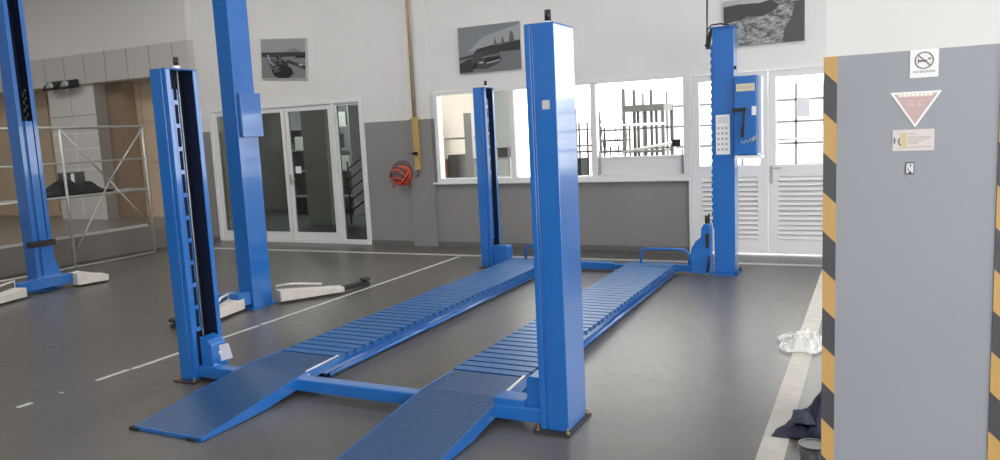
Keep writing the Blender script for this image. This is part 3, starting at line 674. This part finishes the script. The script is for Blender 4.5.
canvas(-5.20, -4.26, 2.435, 3.055, [
    (1, [(0, 0), (1, 0), (1, 1), (0, 1)]), (2, [(.15, .45), (1, .62), (1, .95), (.4, .75)]), (7, [(0, 0), (1, 0), (1, .42), (0, .34)]),
    (4, [(0, .34), (.25, .40), (.3, .5), (.55, .56), (.75, .57), (1, .62), (1, .40), (.6, .4), (.3, .35), (0, .30)]),
    (6, [(.58, .56), (.6, .72), (.63, .58), (.7, .58), (.72, .74), (.75, .6), (.82, .6), (.85, .82), (.89, .78), (.91, .62), (.97, .6), (.6, .54)]),
    (4, [(0, .02), (.22, .02), (.3, .2), (.18, .32), (0, .2)]), (3, [(.2, .14), (.24, .38), (.34, .44), (.56, .46), (.66, .40), (.70, .22), (.62, .14), (.45, .06), (.28, .08)]),
    (4, [(.36, .40), (.56, .44), (.64, .40), (.44, .36)]), (7, [(.38, .33), (.66, .36), (.66, .33), (.38, .30)]), (5, [(.42, .28), (.66, .31), (.67, .25), (.43, .21)]),
    (8, [(.46, .19), (.67, .24), (.67, .22), (.46, .17)]), (8, [(.32, .22), (.40, .22), (.40, .19), (.34, .19)]), (5, ell(.26, .14, .04, .06))],
    'canvas picture of a dark off-road car under a pale sky above the long window', 0, PM2)
PM3 = [ROCK, g_(.055, .05), g_(.42), g_(.075, .05), g_(.3)]
canvas(-1.63, -.745, 2.475, 3.0, [
    (1, [(0, .50), (.22, .56), (.3, .62), (.5, .60), (.62, .68), (.7, .8), (.6, .93), (.45, .88), (.2, .9), (0, .87)]),
    (3, [(1, 0), (.74, .02), (.76, .3), (.84, .5), (.88, .75), (.86, .84), (1, .86)]),
    (2, [(0, .88), (.2, .91), (.45, .885), (.6, .94), (.72, .98), (.86, .85), (1, .87), (1, 1), (0, 1)]),
    (4, [(.28, .52), (.45, .47), (.5, .45), (.42, .5), (.3, .545)]), (4, [(.5, .42), (.62, .46), (.7, .5), (.6, .44)])],
    'large canvas picture of a dark rocky landscape behind the tallest blue post', 0, PM3)

# ------------------------------------------------------------------ pipes and hose on the wall
t = thing('gas_pipe', 'thin ochre pipe running down the wall to a valve beside the orange hose', 'pipe', (-5.95, WY-.08, 1.1))
part('riser', YELLOW, t, lambda b: tube(b, [(-5.985, WY-.06, 1.85), (-5.985, WY-.06, 5.19)], .016, 10))
part('riser', STEEL, t, lambda b: tube(b, [(-5.945, WY-.06, 1.85), (-5.945, WY-.06, 5.19)], .012, 10))
part('drop_casing', YELLOW, t, lambda b: (box(b, -6.0, -5.92, WY-.09, WY-.036, 1.12, 1.84), box(b, -6.03, -5.89, WY-.095, WY-.036, 1.84, 1.87), box(b, -6.01, -5.91, WY-.095, WY-.036, 1.30, 1.33)), .004)
part('valve', BLACK, t, lambda b: (box(b, -5.99, -5.93, WY-.13, WY-.09, 1.335, 1.385), bar(b, (-6.06, WY-.11, 1.36), (-5.93, WY-.11, 1.36), .012, .012)))
part('outlet', DGREY, t, lambda b: tube(b, [(-5.96, WY-.07, 1.12), (-5.96, WY-.07, 1.05), (-5.975, WY-.08, 1.035), (-6.0, WY-.09, 1.03)], .013, 8))
t = thing('hose_reel', 'orange hose coiled around a round dark holder on the grey wall', 'hose', (-6.26, WY-.08, 1.07))
def disc(b):
    tube(b, [(-6.25, WY-.001, 1.08), (-6.25, WY-.05, 1.08)], [.185, .185], 28)
    tube(b, [(-6.26, WY-.05, 1.08), (-6.26, WY-.16, 1.08)], [.1, .1], 24)
part('holder', mat('holder_grey', (.13, .10, .10), .5), t, disc)
def coil(b):
    rnd = random.Random(5)
    for k in range(5):
        r = .15-.014*k; cx = -6.25+rnd.uniform(-.03, .03); cz = 1.045+rnd.uniform(-.03, .01)
        pts = [(cx+r*math.cos(a)*1.05, WY-.075-.012*(k % 4), cz+r*math.sin(a)*.98+.01*math.sin(3*a+k)) for a in [2*math.pi*i/26 for i in range(26)]]
        tube(b, pts, .0105, 8, 0, True)
    tube(b, [(-6.42, WY-.12, 1.03), (-6.36, WY-.15, 1.13), (-6.24, WY-.17, 1.14), (-6.14, WY-.15, 1.05), (-6.2, WY-.14, .95), (-6.32, WY-.15, .94), (-6.35, WY-.15, .88)], .014, 8)
    tube(b, [(-6.4, WY-.14, .98), (-6.28, WY-.17, 1.02), (-6.16, WY-.16, .98), (-6.1, WY-.14, 1.08)], .014, 8)
part('hose', ORANGE, t, coil)

# ------------------------------------------------------------------ right-hand pillar and its signs
PX0, PX1, PY = -.166, .402, 3.0
P = thing('pillar', 'grey painted square pillar with white top and hazard-striped corners', 'pillar', (.11, 3.27, 0))
part('shaft', PILLAR, P, lambda b: box(b, PX0, PX1, PY, PY+.55, 0, 5.2))
def guard(x0, x1, sx):
    def fn(b):
        box(b, x0, x1, PY-.006, PY, .0, 1.826)
        if sx < 0: box(b, x0-.006, x0, PY-.006, PY+.04, 0, 1.826)
        else: box(b, x1, x1+.006, PY-.006, PY+.04, 0, 1.826)
    return fn
gm = stripes('hazard_left', -.168, 1.771, .286); gm2 = stripes('hazard_right', .356, .944, .285)
o = part('corner_guard', gm, P, guard(PX0, PX0+.038, -1)); o['label'] = 'yellow and black striped guard on the left corner'
o = part('corner_guard', gm2, P, guard(PX1-.039, PX1, 1)); o['label'] = 'yellow and black striped guard on the right corner'
YS = PY
def text(s, x, z, size, m, parent, y):
    cu = bpy.data.curves.new('lettering', 'FONT'); cu.body = s; cu.size = size; cu.align_x = 'CENTER'; cu.align_y = 'CENTER'; cu.extrude = .0003
    tmp = bpy.data.objects.new('tmp', cu); C.objects.link(tmp)
    bpy.context.view_layer.update()
    me = bpy.data.meshes.new_from_object(tmp.evaluated_get(bpy.context.evaluated_depsgraph_get()))
    C.objects.unlink(tmp); bpy.data.objects.remove(tmp)
    me.transform(Matrix.Translation((x, y, z)) @ Matrix.Rotation(math.pi/2, 4, 'X'))
    me.materials.append(m)
    o = bpy.data.objects.new('lettering', me); C.objects.link(o); o.parent = parent
    o.matrix_parent_inverse = Matrix.Translation(parent_world(parent)).inverted()
    return o
# no smoking sign
s = thing('no_smoking_sign', 'white square no smoking sign at the top of the grey pillar', 'sign', (.142, YS, 1.735))
part('board', PAPER, s, lambda b: box(b, .099, .184, YS-.003, YS-.0002, 1.733, 1.826))
def ring(b):
    cx, cz = .1415, 1.790
    tube(b, [(cx+.027*math.cos(a), YS-.004, cz+.027*math.sin(a)) for a in [2*math.pi*i/28 for i in range(28)]], .0022, 6, 0, True)
    bar(b, (cx-.019, YS-.0045, cz+.019), (cx+.019, YS-.0045, cz-.019), .002, .004)
part('prohibition_ring', mat('ring_print', (.22, .16, .16), .6), s, ring)
part('cigarette', INK, s, lambda b: (box(b, .124, .15, YS-.0038, YS-.003, 1.785, 1.791), tube(b, [(.153, YS-.0035, 1.793), (.158, YS-.0035, 1.797), (.160, YS-.0035, 1.792)], .0022, 6), box(b, .122, .125, YS-.0038, YS-.003, 1.780, 1.795)))
text('NO SMOKING', .1415, 1.752, .0105, INK, s, YS-.0034)
# triangle
s = thing('triangle_sign', 'faded pink downward triangle sign below the no smoking sign', 'sign', (.118, YS, 1.567))
def tri(b, k, y, mi):
    pass
part('board', PAPER, s, lambda b: prism(b, [(.040, 1.687), (.1965, 1.687), (.118, 1.565)], 'y', YS-.003, YS-.0002))
part('print', PINK, s, lambda b: prism(b, [(.053, 1.680), (.184, 1.680), (.118, 1.577)], 'y', YS-.0036, YS-.003))
part('band', PALEINK, s, lambda b: (prism(b, [(.060, 1.681), (.176, 1.681), (.168, 1.670), (.067, 1.670)], 'y', YS-.0041, YS-.0036)))
part('band_print', PAPER, s, lambda b: [box(b, .07+i*.0125, .078+i*.0125, YS-.0046, YS-.0041, 1.6725, 1.679) for i in range(8)])
text('G C', .118, 1.647, .028, mat('pale_letter', (.66, .52, .52), .6), s, YS-.0040)
# instruction label
s = thing('instruction_label', 'small pale label with printed lines below the triangle sign', 'label', (.113, YS, 1.484))
part('card', mat('label_card', (.60, .57, .57), .6), s, lambda b: box(b, .0505, .177, YS-.003, YS-.0002, 1.486, 1.559))
part('pictogram', mat('label_yellow', (.55, .48, .3), .6), s, lambda b: (box(b, .074, .094, YS-.0036, YS-.003, 1.494, 1.548)))
part('print', INK, s, lambda b: (box(b, .054, .059, YS-.0036, YS-.003, 1.512, 1.532), tube(b, [(.073, YS-.0035, 1.53), (.068, YS-.0035, 1.52), (.07, YS-.0035, 1.51), (.077, YS-.0035, 1.507)], .0018, 6)))
part('printed_lines', mat('brown_print', (.4, .33, .28), .6), s, lambda b: [box(b, .098, .098+w, YS-.0034, YS-.003, z, z+.0028) for w, z in ((.02, 1.542), (.07, 1.531), (.065, 1.524), (.045, 1.517), (.03, 1.510), (.07, 1.497))])
# small framed sticker
s = thing('small_sticker', 'tiny silver and black sticker lowest on the pillar', 'sticker', (.106, YS, 1.398))
part('backing', BLACK, s, lambda b: box(b, .092, .119, YS-.003, YS-.0002, 1.404, 1.446))
part('print', mat('silver_print', (.55, .57, .6), .4), s, lambda b: (prism(b, [(.0945, 1.408), (.0945, 1.443), (.1165, 1.443), (.1165, 1.408), (.112, 1.408), (.106, 1.418), (.100, 1.408)], 'y', YS-.0036, YS-.003)))
part('print', DGREY, s, lambda b: (box(b, .106, .109, YS-.004, YS-.0036, 1.43, 1.441), box(b, .099, .102, YS-.004, YS-.0036, 1.415, 1.425)))

# ------------------------------------------------------------------ things on the floor at the pillar
def rag(b):
    pts_n = 22
    heap(lambda u, v: (.17*math.exp(-((u-.62)/.3)**2-((v-.45)/.32)**2)), 18, 18, -.52, -.14, 3.93, 4.74, .002, 11, .03)(b)
    for v in b.verts:                      # pull the footprint into a crumpled triangle
        t_ = (v.co.y-3.93)/.81
        xl = -.475+.28*max(0, t_)**1.1
        u = (v.co.x+.52)/.38
        v.co.x = xl+u*(-.14-xl)+.01*math.sin(v.co.y*40)
o = subs(part('jacket', NAVY, None, rag)); tag(o, 'crumpled navy blue jacket heaped on the floor behind the pillar', 'jacket')
o2 = subs(part('lining', NAVYG, o, heap(lambda u, v: .035*(1-(2*u-1)**2)*(1-(2*v-1)**2), 8, 8, -.38, -.25, 4.0, 4.2, .062, 2, .02)))
o2['label'] = 'grey lining showing in the jacket'
t = thing('bucket', 'grey metal bucket standing beside the jacket at the pillar foot', 'bucket', (-.3, 3.55, 0))
part('body', mat('bucket_metal', (.16, .17, .17), .4, .4), t, lambda b: (tube(b, [(-.245, 3.62, .001), (-.245, 3.62, .12)], [.05, .06], 20), tube(b, [(-.245+.06*math.cos(a), 3.62+.06*math.sin(a), .12) for a in [2*math.pi*i/20 for i in range(20)]], .005, 6, 0, True)))
part('handle', STEEL, t, lambda b: tube(b, [(-.245+.06*math.cos(a), 3.62-.03*math.sin(a), .12-.05*math.sin(a)) for a in [math.pi*i/10 for i in range(11)]], .003, 6))
pl = bpy.data.materials.new('clear_plastic'); pl.use_nodes = True; nt = pl.node_tree; pb = nt.nodes['Principled BSDF']
pb.inputs['Base Color'].default_value = (.85, .86, .86, 1); pb.inputs['Roughness'].default_value = .12; pb.inputs['Alpha'].default_value = .33; pb.inputs['Specular IOR Level'].default_value = .9
def bagf(b):
    heap(lambda u, v: .09*math.exp(-((u-.55)/.33)**2-((v-.45)/.33)**2)+.012, 16, 12, -.62, -.30, 5.45, 6.0, .003, 21, .04)(b)
    for v in b.verts:
        p, q = (v.co.x+.46)/.16, (v.co.y-5.725)/.275
        k = 1+.12*math.sin(5*math.atan2(q, p))
        v.co.x = -.46+.17*k*p*math.sqrt(max(0, 1-q*q/2)); v.co.y = 5.725+.29*k*q*math.sqrt(max(0, 1-p*p/2))
o = subs(part('plastic_bag', pl, None, bagf)); tag(o, 'crumpled clear plastic bag on the worn cream floor line', 'bag')

# ------------------------------------------------------------------ added unseen fill lights and sky
for i, (x, y) in enumerate(((-8.5, 2.5), (-3.5, 2.5), (1.5, 2.5), (-8.5, 6.5), (-3.5, 6.5), (1.5, 6.5), (-13.5, 5.5))):
    ld = bpy.data.lights.new('ceiling_fill', 'AREA'); ld.shape = 'RECTANGLE'; ld.size = 1.6; ld.size_y = .5; ld.energy = 75 if x < -8 else 45  # unseen area lights added under the ceiling to raise the ambient light
    ld.color = (1, .98, .95)
    lo = bpy.data.objects.new('ceiling_fill', ld); C.objects.link(lo); lo.location = (x, y, 5.1)
ld = bpy.data.lights.new('inner_room_fill', 'AREA'); ld.shape = 'RECTANGLE'; ld.size = 1.2; ld.size_y = .4; ld.energy = 150  # added light, brightens the room behind the glazed door
lo = bpy.data.objects.new('inner_room_fill', ld); C.objects.link(lo); lo.location = (-10.3, 12.0, 3.15)
W = bpy.data.worlds.new('sky'); S.world = W; W.use_nodes = True
bg = W.node_tree.nodes['Background']; bg.inputs[0].default_value = (1.0, .98, .965, 1); bg.inputs[1].default_value = 6.0
